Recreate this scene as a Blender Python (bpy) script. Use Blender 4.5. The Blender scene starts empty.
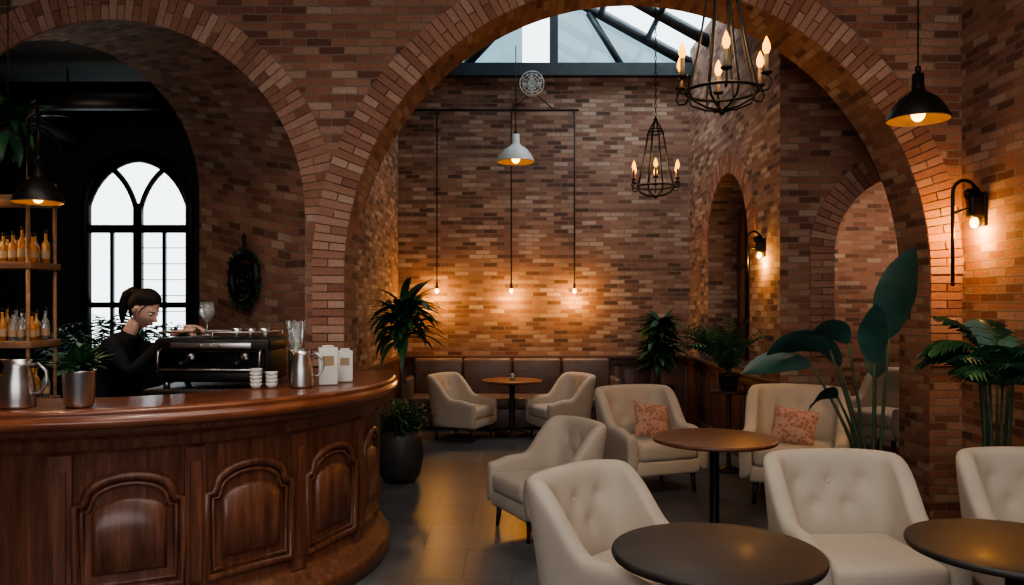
import bpy, bmesh, math, random
from mathutils import Vector, Matrix, Euler
random.seed(7)
pi=math.pi
S=bpy.context.scene
col=S.collection

# ------------------------------------------------------------------ materials
def newmat(name):
    m=bpy.data.materials.new(name); m.use_nodes=True
    nt=m.node_tree; nt.nodes.clear()
    o=nt.nodes.new('ShaderNodeOutputMaterial'); p=nt.nodes.new('ShaderNodeBsdfPrincipled')
    nt.links.new(p.outputs[0],o.inputs[0])
    return m,nt,p
def N(nt,t,**k):
    n=nt.nodes.new(t)
    for a,b in k.items(): setattr(n,a,b)
    return n
def mixc(nt,f,a,b,blend='MIX'):
    n=nt.nodes.new('ShaderNodeMix'); n.data_type='RGBA'; n.blend_type=blend
    for i,v in ((0,f),(6,a),(7,b)):
        if isinstance(v,bpy.types.NodeSocket): nt.links.new(v,n.inputs[i])
        elif i==0: n.inputs[0].default_value=v
        else: n.inputs[i].default_value=(*v,1)
    return n.outputs[2]
def ramp(nt,src,stops):
    r=nt.nodes.new('ShaderNodeValToRGB'); e=r.color_ramp.elements
    while len(e)<len(stops): e.new(0.5)
    for i,(p,c) in enumerate(stops):
        e[i].position=p; e[i].color=(*c,1)
    nt.links.new(src,r.inputs[0]); return r.outputs[0]
def mp(nt,src,sc):
    n=nt.nodes.new('ShaderNodeMapping'); n.inputs['Scale'].default_value=sc
    nt.links.new(src,n.inputs[0]); return n.outputs[0]
def noise(nt,vec,scale,detail=3,rough=.55):
    n=nt.nodes.new('ShaderNodeTexNoise'); n.inputs['Scale'].default_value=scale
    n.inputs['Detail'].default_value=detail; n.inputs['Roughness'].default_value=rough
    nt.links.new(vec,n.inputs['Vector']); return n.outputs['Fac']
def bump(nt,h,p,st=.3,d=.01):
    b=nt.nodes.new('ShaderNodeBump'); b.inputs['Strength'].default_value=st; b.inputs['Distance'].default_value=d
    nt.links.new(h,b.inputs['Height']); nt.links.new(b.outputs[0],p.inputs['Normal'])
def simple(name,c,rough=.5,metal=0,var=.15,scale=8,bmp=0,stretch=(1,1,1),coat=0,trans=0,emis=None,es=0,sheen=0,spec=.5):
    m,nt,p=newmat(name)
    tc=N(nt,'ShaderNodeTexCoord').outputs['Object']
    f=noise(nt,mp(nt,tc,stretch),scale,4)
    d=tuple(x*(1-var) for x in c); l=tuple(min(1,x*(1+var)) for x in c)
    nt.links.new(ramp(nt,f,[(.3,d),(.7,l)]),p.inputs['Base Color'])
    p.inputs['Roughness'].default_value=rough; p.inputs['Metallic'].default_value=metal
    p.inputs['Coat Weight'].default_value=coat; p.inputs['Transmission Weight'].default_value=trans
    p.inputs['Sheen Weight'].default_value=sheen; p.inputs['Specular IOR Level'].default_value=spec
    if emis: p.inputs['Emission Color'].default_value=(*emis,1); p.inputs['Emission Strength'].default_value=es
    if bmp: bump(nt,noise(nt,mp(nt,tc,stretch),scale*6,3),p,bmp,.004)
    return m
def brickmat(name,stops,mortar,bw=.205,rh=.064,ms=.0065):
    m,nt,p=newmat(name)
    uv=N(nt,'ShaderNodeUVMap').outputs[0]
    nz=N(nt,'ShaderNodeTexNoise'); nz.inputs['Scale'].default_value=6; nt.links.new(uv,nz.inputs['Vector'])
    vm_=N(nt,'ShaderNodeVectorMath',operation='MULTIPLY_ADD'); nt.links.new(nz.outputs['Color'],vm_.inputs[0])
    vm_.inputs[1].default_value=(.014,.014,0); nt.links.new(uv,vm_.inputs[2])
    b=N(nt,'ShaderNodeTexBrick'); nt.links.new(vm_.outputs[0],b.inputs['Vector'])
    b.inputs['Color1'].default_value=(0,0,0,1); b.inputs['Color2'].default_value=(1,1,1,1); b.inputs['Mortar'].default_value=(.5,.5,.5,1)
    b.inputs['Scale'].default_value=1; b.inputs['Brick Width'].default_value=bw; b.inputs['Row Height'].default_value=rh
    b.inputs['Mortar Size'].default_value=ms; b.inputs['Mortar Smooth'].default_value=.3
    bc=ramp(nt,b.outputs['Color'],stops)
    n1=noise(nt,uv,45,4); n2=noise(nt,uv,1.1,3)
    bc=mixc(nt,.5,bc,ramp(nt,n1,[(.3,(.55,.55,.55)),(.7,(1.2,1.17,1.14))]),'MULTIPLY')
    c=mixc(nt,b.outputs['Fac'],bc,mortar)
    c=mixc(nt,.5,c,ramp(nt,n2,[(.35,(.7,.7,.72)),(.65,(1.12,1.1,1.08))]),'MULTIPLY')
    nt.links.new(c,p.inputs['Base Color']); p.inputs['Roughness'].default_value=.88
    ma=N(nt,'ShaderNodeMath',operation='MULTIPLY_ADD'); nt.links.new(b.outputs['Fac'],ma.inputs[0]); ma.inputs[1].default_value=-1.0
    nt.links.new(n1,ma.inputs[2]); bump(nt,ma.outputs[0],p,.6,.007)
    return m
M_BR=brickmat('brick',[(0.0,(.13,.058,.042)),(.2,(.235,.103,.068)),(.45,(.31,.142,.092)),(.7,(.36,.182,.12)),(.9,(.39,.235,.165)),(1,(.44,.31,.235))],(.22,.165,.125))
M_BRB=brickmat('brick_courtyard',[(0,(.11,.065,.05)),(.22,(.22,.115,.082)),(.5,(.31,.17,.12)),(.75,(.37,.235,.17)),(1,(.49,.37,.29))],(.23,.178,.14),.205,.061,.0065)
def voumat():
    m,nt,p=newmat('voussoir_brick')
    g=N(nt,'ShaderNodeNewGeometry'); tc=N(nt,'ShaderNodeTexCoord').outputs['Object']
    c=ramp(nt,g.outputs['Random Per Island'],[(0,(.23,.105,.072)),(.3,(.32,.155,.103)),(.6,(.38,.20,.138)),(.85,(.42,.25,.178)),(1,(.47,.315,.235))])
    n1=noise(nt,tc,40,4)
    c=mixc(nt,.5,c,ramp(nt,n1,[(.3,(.6,.6,.6)),(.7,(1.15,1.12,1.1))]),'MULTIPLY')
    nt.links.new(c,p.inputs['Base Color']); p.inputs['Roughness'].default_value=.85; bump(nt,n1,p,.5,.006)
    return m
M_VO=voumat()
def woodmat(name,dark,lite,rough=.3,coat=.3,st=(14,14,1.2)):
    m,nt,p=newmat(name)
    tc=N(nt,'ShaderNodeTexCoord').outputs['Object']
    f=noise(nt,mp(nt,tc,st),2.2,6,.62)
    f2=noise(nt,tc,1.3,2)
    c=ramp(nt,f,[(.3,dark),(.55,tuple((a+b)/2 for a,b in zip(dark,lite))),(.72,lite)])
    c=mixc(nt,.5,c,ramp(nt,f2,[(.3,(.7,.68,.66)),(.7,(1.15,1.12,1.1))]),'MULTIPLY')
    nt.links.new(c,p.inputs['Base Color']); p.inputs['Roughness'].default_value=rough; p.inputs['Coat Weight'].default_value=coat
    p.inputs['Coat Roughness'].default_value=.15
    bump(nt,f,p,.12,.003)
    return m
M_MAH=woodmat('mahogany',(.07,.024,.013),(.23,.09,.048),.38,.18)
M_MAHT=woodmat('mahogany_top',(.13,.038,.018),(.30,.105,.048),.28,.35,(2,2,8))
M_WAIN=woodmat('wainscot_wood',(.085,.038,.027),(.17,.082,.057),.5,.05)
M_TBD=woodmat('dark_table_wood',(.02,.014,.013),(.04,.03,.027),.5,.05,(1,12,6))
M_TBM=woodmat('walnut_table_wood',(.12,.045,.025),(.22,.09,.05),.42,.12,(1,12,6))
M_SHELF=woodmat('shelf_wood',(.16,.09,.05),(.32,.19,.11),.5,0,(1.5,12,12))
def floormat():
    m,nt,p=newmat('slate_tile')
    tc=N(nt,'ShaderNodeTexCoord').outputs['Object']
    b=N(nt,'ShaderNodeTexBrick'); nt.links.new(tc,b.inputs['Vector'])
    b.inputs['Color1'].default_value=(.078,.083,.09,1); b.inputs['Color2'].default_value=(.125,.132,.14,1); b.inputs['Mortar'].default_value=(.045,.048,.05,1)
    b.inputs['Scale'].default_value=1; b.inputs['Brick Width'].default_value=.62; b.inputs['Row Height'].default_value=.62
    b.inputs['Mortar Size'].default_value=.005; b.inputs['Mortar Smooth'].default_value=.2; b.offset=.5
    n=noise(nt,tc,5,6,.65)
    c=mixc(nt,.7,b.outputs['Color'],ramp(nt,n,[(.3,(.6,.6,.62)),(.7,(1.35,1.35,1.35))]),'MULTIPLY')
    nt.links.new(c,p.inputs['Base Color'])
    r=N(nt,'ShaderNodeMapRange'); nt.links.new(n,r.inputs[0]); r.inputs[3].default_value=.22; r.inputs[4].default_value=.45
    nt.links.new(r.outputs[0],p.inputs['Roughness'])
    ma=N(nt,'ShaderNodeMath',operation='MULTIPLY_ADD'); nt.links.new(b.outputs['Fac'],ma.inputs[0]); ma.inputs[1].default_value=-1; nt.links.new(n,ma.inputs[2])
    bump(nt,ma.outputs[0],p,.22,.005)
    return m
M_FL=floormat()
M_IRON=simple('black_iron',(.022,.02,.019),.45,.7,.2,20)
M_STEEL=simple('stainless_steel',(.5,.48,.46),.32,1,.1,10)
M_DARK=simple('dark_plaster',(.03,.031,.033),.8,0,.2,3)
M_CEIL=simple('ceiling_paint',(.16,.13,.115),.9,0,.1,3)
M_BEAM=simple('steel_beam_paint',(.035,.045,.052),.5,.3,.2,6)
M_CREAM=simple('cream_upholstery',(.485,.42,.34),.78,0,.05,5,.15,sheen=.12)
M_LEG=simple('dark_leg_wood',(.035,.02,.014),.4,0,.2,8)
M_BROWN=simple('brown_leather',(.135,.092,.076),.42,0,.2,5,.2)
M_POT=simple('charcoal_pot',(.035,.036,.038),.5,0,.2,10)
M_SOIL=simple('soil',(.03,.02,.013),.95,0,.4,40,.5)
M_LF=simple('leaf_green',(.045,.13,.05),.45,0,.45,5)
M_LFD=simple('leaf_dark',(.022,.075,.038),.4,0,.4,4)
M_LFB=simple('leaf_blue_green',(.024,.075,.06),.35,0,.4,4)
M_STEM=simple('plant_stem',(.05,.075,.04),.6,0,.3,10)
M_TRUNK=simple('palm_trunk',(.10,.065,.04),.8,0,.4,30,.4)
M_WHITE=simple('white_enamel',(.55,.53,.49),.35,0,.04,5)
M_PAPER=simple('white_paper',(.62,.6,.56),.7,0,.04,5)
M_BULB=simple('bulb_glow',(1,.6,.2),.4,0,0,5,emis=(1,.45,.07),es=9)
M_BULBS=simple('candle_glow',(.9,.4,.05),.6,0,0,5,emis=(1,.42,.03),es=2.6)
M_SHADEIN=simple('shade_inside',(.5,.35,.18),.5,.3,.1,5)
M_CANDLE=simple('candle_sleeve',(.25,.17,.09),.6,0,.1,5)
M_AMBER=simple('amber_glass',(.65,.30,.07),.08,0,.3,6,trans=.5)
M_CLEAR=simple('bottle_glass',(.8,.83,.8),.04,0,.03,6,trans=.85)
M_SKIN=simple('skin',(.50,.30,.225),.55,0,.06,6,spec=.3)
M_HAIR=simple('dark_hair',(.012,.008,.007),.65,0,.4,40,.3,stretch=(.4,1,3),spec=.2)
M_BLK=simple('black_cloth',(.011,.0115,.013),.9,0,.2,10,.2,spec=.2)
M_EYEW=simple('eye_white',(.6,.58,.56),.3); M_EYED=simple('iris',(.03,.015,.01),.2); M_LIP=simple('lips',(.36,.12,.10),.4)
M_LABEL=simple('cork_label',(.35,.25,.15),.7)
def glassmat(name,tint):
    m,nt,p=newmat(name); o=[n for n in nt.nodes if n.type=='OUTPUT_MATERIAL'][0]
    t=N(nt,'ShaderNodeBsdfTransparent'); t.inputs[0].default_value=(*tint,1)
    g=N(nt,'ShaderNodeBsdfGlossy'); g.inputs['Roughness'].default_value=.05
    tc=N(nt,'ShaderNodeTexCoord').outputs['Object']; mx=N(nt,'ShaderNodeMixShader')
    r=N(nt,'ShaderNodeMapRange'); nt.links.new(noise(nt,tc,2),r.inputs[0]); r.inputs[3].default_value=.03; r.inputs[4].default_value=.08
    nt.links.new(r.outputs[0],mx.inputs[0]); nt.links.new(t.outputs[0],mx.inputs[1]); nt.links.new(g.outputs[0],mx.inputs[2])
    nt.links.new(mx.outputs[0],o.inputs[0]); return m
M_GL=glassmat('window_glass',(.90,.95,.97))
M_GLT=glassmat('tinted_glass',(.13,.19,.22))
def pillowmat():
    m,nt,p=newmat('patterned_terracotta_fabric'); tc=N(nt,'ShaderNodeTexCoord').outputs['Object']
    v=N(nt,'ShaderNodeTexVoronoi'); v.inputs['Scale'].default_value=30; nt.links.new(tc,v.inputs['Vector'])
    nt.links.new(ramp(nt,v.outputs['Distance'],[(.2,(.34,.15,.10)),(.45,(.40,.20,.14)),(.65,(.48,.31,.23))]),p.inputs['Base Color'])
    p.inputs['Roughness'].default_value=.9; return m
M_PIL=pillowmat()

# ------------------------------------------------------------------ mesh builder
class B:
    def __init__(s): s.v=[];s.f=[];s.m=[];s.s=[];s.u=[];s.M=Matrix.Identity(4)
    def add(s,vs,fs,mat=0,smooth=True,uvs=None):
        o=len(s.v); s.v+= [tuple(s.M@Vector(p)) for p in vs]
        for i,f in enumerate(fs):
            s.f.append([a+o for a in f]); s.m.append(mat); s.s.append(smooth); s.u.append(uvs[i] if uvs else None)
    def box(s,c,sz,mat=0,bev=0,rot=(0,0,0),seg=2,smooth=None):
        bm=bmesh.new(); bmesh.ops.create_cube(bm,size=1)
        bmesh.ops.scale(bm,vec=sz,verts=bm.verts)
        if bev: bmesh.ops.bevel(bm,geom=bm.edges[:]+bm.verts[:],offset=bev,segments=seg,affect='EDGES',profile=.5)
        R=Matrix.Translation(c)@Euler(rot).to_matrix().to_4x4()
        bm.verts.index_update()
        s.add([R@v.co for v in bm.verts],[[v.index for v in f.verts] for f in bm.faces],mat,bool(bev) if smooth is None else smooth); bm.free()
    def lathe(s,prof,c=(0,0,0),seg=24,mat=0,a0=0,a1=2*pi,rot=(0,0,0),smooth=True,sc=(1,1)):
        full=abs(a1-a0-2*pi)<1e-4; n=seg if full else seg+1
        R=Matrix.Translation(c)@Euler(rot).to_matrix().to_4x4(); vs=[];fs=[]
        for i in range(n):
            a=a0+(a1-a0)*i/seg
            for r,z in prof: vs.append(R@Vector((r*math.cos(a)*sc[0],r*math.sin(a)*sc[1],z)))
        k=len(prof)
        for i in range(seg):
            j=(i+1)%n
            for q in range(k-1): fs.append([i*k+q,j*k+q,j*k+q+1,i*k+q+1])
        s.add(vs,fs,mat,smooth)
    def cyl(s,c,r,h,mat=0,seg=20,r2=None,rot=(0,0,0)):
        r2=r if r2 is None else r2
        s.lathe([(0.0001,0),(r,0),(r2,h),(0.0001,h)],c,seg,mat,rot=rot,smooth=False if seg<8 else True)
    def tube(s,pts,r,mat=0,seg=8,closed=False):
        pts=[Vector(p) for p in pts]; n=len(pts); rr=r if isinstance(r,(list,tuple)) else [r]*n
        vs=[];fs=[]; up=None
        for i,p in enumerate(pts):
            if closed: t=pts[(i+1)%n]-pts[i-1]
            else: t=pts[min(i+1,n-1)]-pts[max(i-1,0)]
            t=t.normalized() if t.length>1e-9 else Vector((0,0,1))
            if up is None:
                up=Vector((0,0,1)) if abs(t.z)<.9 else Vector((1,0,0))
            x=(up-t*up.dot(t))
            if x.length<1e-6: x=t.orthogonal()
            x.normalize(); up=x; y=t.cross(x)
            for k in range(seg):
                a=2*pi*k/seg; vs.append(p+(x*math.cos(a)+y*math.sin(a))*rr[i])
        m=n if closed else n-1
        for i in range(m):
            j=(i+1)%n
            for k in range(seg): fs.append([i*seg+k,i*seg+(k+1)%seg,j*seg+(k+1)%seg,j*seg+k])
        if not closed: fs+= [list(range(seg))[::-1],[(n-1)*seg+k for k in range(seg)]]
        s.add(vs,fs,mat,True)
    def ball(s,c,r,mat=0,seg=16,rings=10,rot=(0,0,0)):
        r=(r,r,r) if not isinstance(r,(tuple,list)) else r
        R=Matrix.Translation(c)@Euler(rot).to_matrix().to_4x4()
        vs=[R@Vector((0,0,r[2]))];fs=[]
        for i in range(1,rings):
            t=pi*i/rings
            for k in range(seg):
                a=2*pi*k/seg; vs.append(R@Vector((r[0]*math.sin(t)*math.cos(a),r[1]*math.sin(t)*math.sin(a),r[2]*math.cos(t))))
        vs.append(R@Vector((0,0,-r[2]))); L=len(vs)-1
        for k in range(seg):
            fs.append([0,1+k,1+(k+1)%seg]); fs.append([L,1+(rings-2)*seg+(k+1)%seg,1+(rings-2)*seg+k])
        for i in range(rings-2):
            for k in range(seg): fs.append([1+i*seg+k,1+(i+1)*seg+k,1+(i+1)*seg+(k+1)%seg,1+i*seg+(k+1)%seg])
        s.add(vs,fs,mat,True)
    def mesh(s,name,mats):
        me=bpy.data.meshes.new(name); me.from_pydata(s.v,[],s.f)
        for m in mats: me.materials.append(m)
        me.polygons.foreach_set('material_index',s.m); me.polygons.foreach_set('use_smooth',s.s)
        if any(u is not None for u in s.u):
            ul=me.uv_layers.new(name='UVMap')
            for p,u in zip(me.polygons,s.u):
                if u:
                    for li,c in zip(p.loop_indices,u): ul.data[li].uv=c
        me.update(); return me
    def obj(s,name,mats,parent=None,loc=(0,0,0),rz=0):
        o=bpy.data.objects.new(name,s.mesh(name,mats)); col.objects.link(o); o.location=loc; o.rotation_euler=(0,0,rz)
        if parent: o.parent=parent
        return o
def empty(name,loc=(0,0,0),rz=0):
    e=bpy.data.objects.new(name,None); col.objects.link(e); e.location=loc; e.rotation_euler=(0,0,rz); e.empty_display_size=.1; return e

# ------------------------------------------------------------------ walls
def archpts(cx,zs,r,z0=0,n=48):
    return [(cx-r,z0)]+[(cx-r*math.cos(pi*i/n),zs+r*math.sin(pi*i/n)) for i in range(n+1)]+[(cx+r,z0)]
def P3(plane,c,a,z,d=0):
    return (a,c-d,z) if plane=='y' else (c-d,a,z)
def wpoly(b,plane,c,pts,mat=0):
    b.add([P3(plane,c,a,z) for a,z in pts],[list(range(len(pts)))],mat,False,[[(a,z) for a,z in pts]])
def rect(a0,a1,z0,z1): return [(a0,z0),(a1,z0),(a1,z1),(a0,z1)]
def loft(b,plane,c0,p0,c1,p1,mat=0):
    L=0; vs=[];fs=[];uv=[]; Ls=[]
    for i in range(len(p0)):
        if i: L+=math.dist(p0[i],p0[i-1])
        Ls.append(L); vs.append(P3(plane,c0,*p0[i])); vs.append(P3(plane,c1,*p1[i]))
    dd=math.sqrt((c1-c0)**2+(p1[-1][0]-p0[-1][0])**2)
    for i in range(len(p0)-1):
        fs.append([2*i,2*i+1,2*i+3,2*i+2]); uv.append([(0,Ls[i]),(dd,Ls[i]),(dd,Ls[i+1]),(0,Ls[i+1])])
    b.add(vs,fs,mat,False,uv)
def ring(b,plane,c,cx,zs,r,w,proud,mat,bh=.058,gap=.008,legs=0):
    n=int(pi*(r+w/2)/(bh+gap))
    def brick(q):
        fr=[P3(plane,c,a,z,proud) for a,z in q]; bk=[P3(plane,c,a,z,-.02) for a,z in q]
        b.add(fr+bk,[[0,1,2,3],[4,7,6,5],[0,4,5,1],[1,5,6,2],[2,6,7,3],[3,7,4,0]],mat,False,[[(0,0)]*4]*6)
    for i in range(n):
        t0=pi*i/n; t1=pi*(i+1)/n-gap/(r+w/2)
        jit=random.uniform(-.004,.004); parts=[(r+.001,r+w+jit)]
        if i%2: parts=[(r+.001,r+w*.5-.004),(r+w*.5+.004,r+w+jit)] if w>.2 else parts
        for ra,rb in parts:
            brick([(cx-rr*math.cos(t),zs+rr*math.sin(t)) for rr,t in ((ra,t0),(rb,t0),(rb,t1),(ra,t1))])
    for i in range(int(legs/(bh+gap))):
        z1=zs-i*(bh+gap)-gap; z0=z1-bh
        for sx in (-1,1):
            parts=[(r+.001,r+w*.97)] if i%2==0 else [(r+.001,r+w*.5-.004),(r+w*.5+.004,r+w*.97)]
            for ra,rb in parts:
                a0,a1=sorted((cx+sx*ra,cx+sx*rb)); brick([(a0,z0),(a1,z0),(a1,z1),(a0,z1)])
YF=6.4; YB=6.9
b=B()
LA=archpts(-3.216,2.42,1.56); MA=archpts(1.0,1.94,2.34); LR=archpts(-4.44,2.745,1.47)
wpoly(b,'y',YF,[(-6.5,0)]+LA+MA+[(3.6,0),(3.6,4.8),(-6.5,4.8)])
wpoly(b,'y',YB,[(-1.65,0)]+MA+[(6.5,0),(6.5,6.2),(-1.65,6.2)],1)
wpoly(b,'y',7.6,[(-8,0)]+LR+[(-1.65,0),(-1.65,6.2),(-8,6.2)])
loft(b,'y',YF,LA,7.6,LR)
loft(b,'y',YF,MA,YB,MA)
wpoly(b,'x',3.6,rect(6.4,6.9,0,4.8))
ring(b,'y',YF,-3.216,2.42,1.56,.25,.010,2)
ring(b,'y',YF,1.0,1.94,2.34,.26,.022,2,legs=.75)
b.obj('wall_front',[M_BR,M_BRB,M_VO])
b=B(); wpoly(b,'y',11.6,rect(-1.65,2.6,0,5.15)); b.obj('wall_back',[M_BRB])
b=B(); wpoly(b,'x',-1.65,rect(6.9,11.6,0,5.4)); b.obj('wall_left',[M_BRB])
b=B(); XR=2.58
NA=archpts(9.6,2.35,.92,1.0,32)
wpoly(b,'x',XR,[(7.7,1.0)]+NA+[(11.6,1.0),(11.6,5.4),(7.7,5.4)]); wpoly(b,'x',XR,rect(7.7,11.6,0,1.0))
loft(b,'x',XR,NA,XR+.38,NA)
b.box((XR+.19,9.6,.985),(.40,1.84,.04),3)
b.box((XR+.40,9.6,2.1),(.04,1.9,2.5),3)
for yy in (8.75,9.15,9.6,10.05): b.box((XR+.365,yy,2.1),(.05,.06,2.4),4)
for zz in (1.5,2.2): b.box((XR+.365,9.6,zz),(.05,1.84,.05),4)
ring(b,'x',XR,9.6,2.35,.92,.24,.02,2)
b.obj('wall_right',[M_BRB,M_BRB,M_VO,M_WAIN,M_LEG])
b=B(); A2=archpts(3.86,2.2,.76,0,32)
wpoly(b,'y',7.7,[(XR,0)]+A2+[(6.5,0),(6.5,5.4),(XR,5.4)]); wpoly(b,'y',8.1,[(XR+.4,0)]+A2+[(6.5,0),(6.5,5.4),(XR+.4,5.4)])
loft(b,'y',7.7,A2,8.1,A2); ring(b,'y',7.7,3.86,2.2,.76,.24,.02,2,legs=1.0)
wpoly(b,'y',11.3,rect(2.98,6.5,0,5.4)); wpoly(b,'x',6.5,rect(6.9,11.3,0,5.4)); wpoly(b,'x',3.0,rect(8.1,11.3,0,5.4))
b.obj('wall_side_room',[M_BR,M_BR,M_VO])
b=B(); wpoly(b,'x',3.6,rect(-2,6.4,0,4.8)); b.obj('wall_right_front',[M_BR])
b=B(); wpoly(b,'x',-6.5,rect(-2,6.4,0,4.8)); b.obj('wall_left_front',[M_BR])
b=B(); wpoly(b,'y',-2,rect(-6.5,3.6,0,4.8)); b.obj('wall_rear',[M_BR])
b=B(); b.box((-1.45,2.2,4.85),(10.2,8.5,.1)); b.obj('ceiling',[M_CEIL])
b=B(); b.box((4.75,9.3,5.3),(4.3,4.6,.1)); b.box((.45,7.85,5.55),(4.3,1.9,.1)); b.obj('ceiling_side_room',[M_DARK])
b=B(); b.box((-.5,5,-.05),(15.5,14.2,.1)); b.obj('floor',[M_FL])
b=B()
WA=archpts(-5.16,3.05,.78,.9,24)
wpoly(b,'y',11.0,[(-8,.9)]+WA+[(-1.7,.9),(-1.7,4.4),(-8,4.4)]); wpoly(b,'y',11.0,rect(-8,-1.7,0,.9))
loft(b,'y',11.0,WA,11.25,WA)
wpoly(b,'x',-8,rect(7.6,11,0,4.4)); wpoly(b,'x',-1.9,rect(7.6,11,0,4.4))
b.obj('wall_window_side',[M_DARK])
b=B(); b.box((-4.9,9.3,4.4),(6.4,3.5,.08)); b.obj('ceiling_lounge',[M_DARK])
b=B(); cx,zs,r=-5.16,3.05,.73
b.tube([(cx-r,11.05,.92)]+[(cx-r*math.cos(pi*i/24),11.05,zs+r*math.sin(pi*i/24)) for i in range(25)]+[(cx+r,11.05,.92)],.085,0,6)
b.box((cx,11.05,2.0),(.12,.07,2.2)); 
b.box((cx,11.05,2.75),(1.5,.07,.11)); b.box((cx,11.05,1.7),(1.5,.06,.08))
for sx in (-1,1):
    b.box((cx+sx*.36,11.05,1.84),(.045,.05,1.85))
    b.tube([(cx+sx*r-sx*r*1.05*(1-math.cos(a)),11.05,2.75+.96*math.sin(a)) for a in [pi/2*.98*i/12 for i in range(13)]],.04,0,6)
    b.tube([(cx+sx*r*(1-math.cos(a)),11.05,2.75+.96*math.sin(a)) for a in [pi/2*.75*i/12 for i in range(13)]],.04,0,6)
for i in range(1,8): b.box((cx+.36,11.07,.95+i*.22),(.70,.012,.012)) 
b.add([(cx-r,11.1,.92),(cx+r,11.1,.92),(cx+r,11.1,zs+.7),(cx-r,11.1,zs+.7)],[[0,1,2,3]],1,False)
b.obj('window_1',[M_IRON,M_GL])
b=B()
b.tube([(-8,9.0,4.05),(-3,9.0,4.05)],.16,0,14); b.tube([(-5.9,7.8,3.95),(-5.9,10.9,3.95)],.1,0,12)
for x in (-7,-6,-5,-4): b.tube([(x,9.0,4.05),(x,9.0,4.36)],.01,0,6)
b.obj('ventilation_duct',[M_IRON])
# skylight: gable with rafters
b=B(); xr=.6; zr=6.25; ze=5.15; XL=-1.65
b.box((.47,11.45,5.06),(4.3,.14,.18))
b.box((.47,9.0,5.3),(4.3,.14,.2))
for y in (11.5,10.5,9.5,8.85):
    b.tube([(XL,y,ze),(xr,y,zr),(2.6,y,ze)],.085,0,4)
b.tube([(xr,8.8,zr),(xr,11.6,zr)],.10,0,4)
for f in (.33,.66):
    b.tube([(XL+(xr-XL)*f,8.8,ze+(zr-ze)*f),(XL+(xr-XL)*f,11.6,ze+(zr-ze)*f)],.045,0,4)
    b.tube([(2.6+(xr-2.6)*f,8.8,ze+(zr-ze)*f),(2.6+(xr-2.6)*f,11.6,ze+(zr-ze)*f)],.045,0,4)
b.tube([(-.7,11.5,5.1),(.1,11.5,5.95)],.06,0,4); b.tube([(1.6,11.5,5.1),(1.1,11.5,5.9)],.05,0,4); b.box((xr,11.5,5.6),(.12,.08,1.0))
def slope(x0,x1,m,dz=.04):
    z=lambda x: ze+(zr-ze)*((x-XL)/(xr-XL) if x<=xr else (2.6-x)/(2.6-xr))+dz
    b.add([(x0,8.8,z(x0)),(x0,11.62,z(x0)),(x1,11.62,z(x1)),(x1,8.8,z(x1))],[[0,1,2,3]],m,False)
slope(XL,-.9,0); slope(-.9,xr,2); slope(xr,2.6,1)
b.add([(XL,11.6,ze),(.15,11.6,ze),(.15,11.6,ze+(zr-ze)*.8)],[[0,1,2]],2,False)
b.add([(.15,11.6,ze),(xr,11.6,ze),(xr,11.6,zr),(.15,11.6,ze+(zr-ze)*.8)],[[0,1,2,3]],1,False)
b.add([(xr,11.6,ze),(2.6,11.6,ze),(xr,11.6,zr)],[[0,1,2]],2,False)
b.add([(XL,8.8,ze),(2.6,8.8,ze),(xr,8.8,zr)],[[0,1,2]],0,False)
b.obj('window_skylight',[M_BEAM,M_GL,M_GLT])
def wains(b,plane,c,a0,a1,n):
    def bx(a,z,wa,wz,d,m=0,bev=.004):
        if plane=='y': b.box((a,c-d/2,z),(wa,d,wz),m,bev)
        else: b.box((c-d/2,a,z),(d,wa,wz),m,bev)
    mid=(a0+a1)/2; L=a1-a0
    bx(mid,.46,L,.92,.03,0,0); bx(mid,.945,L,.05,.08); bx(mid,.07,L,.14,.055); bx(mid,.86,L,.08,.045)
    w=L/n
    for i in range(n+1): bx(min(max(a0+i*w,a0+.04),a1-.04),.48,.08,.74,.045)
    for i in range(n): bx(a0+(i+.5)*w,.49,w-.2,.56,.042)
b=B(); wains(b,'y',11.6,-1.65,2.58,8); b.obj('trim_wainscot_back',[M_WAIN])
b=B(); wains(b,'x',XR,7.72,11.5,7); b.obj('trim_wainscot_right',[M_WAIN])
b=B(); b.box((-1.62,10.2,.46),(.05,2.6,.92)); b.box((-1.61,10.2,.945),(.08,2.6,.05)); b.obj('trim_wainscot_left',[M_WAIN])

# ------------------------------------------------------------------ bar counter
BC=Vector((-2.58,5.45)); RB=1.62; A0=math.radians(-140); A1=math.radians(25)
b=B(); c=(BC.x,BC.y,0)
b.lathe([(1.55,.0),(1.725,0),(1.73,.09),(1.71,.12),(1.68,.14),(1.665,.17),(1.63,.19),(RB,.22),(RB,.96),(1.635,.985),(1.66,1.0),(1.655,1.03),(1.69,1.06),(1.735,1.085),(1.735,1.105)],c,90,0,A0,A1)
b.lathe([(1.735,1.105),(1.77,1.11),(1.785,1.13),(1.785,1.155),(1.77,1.165),(1.765,1.175),(1.77,1.185),(1.765,1.197),(1.745,1.203),(1.70,1.2),(1.18,1.2),(1.16,1.19),(1.16,1.15),(1.2,1.14)],c,90,1,A0,A1)
b.lathe([(1.2,1.15),(1.2,0)],c,60,0,A0,A1)
for a in (A0,A1):
    ca,sa=math.cos(a),math.sin(a)
    b.add([(c[0]+r*ca,c[1]+r*sa,z) for r,z in ((1.2,0),(1.725,0),(1.62,.2),(1.62,.98),(1.765,1.1),(1.765,1.2),(1.18,1.2),(1.18,1.14))],[list(range(8))],0,False)
def cylp(th,z,r): return (c[0]+r*math.cos(th),c[1]+r*math.sin(th),z)
def ztop(t,zsh,h):
    t=abs(t)
    if t>.80: return zsh
    q=t/.80
    return zsh+.035+h*math.sqrt(max(0,1-q*q))
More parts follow.
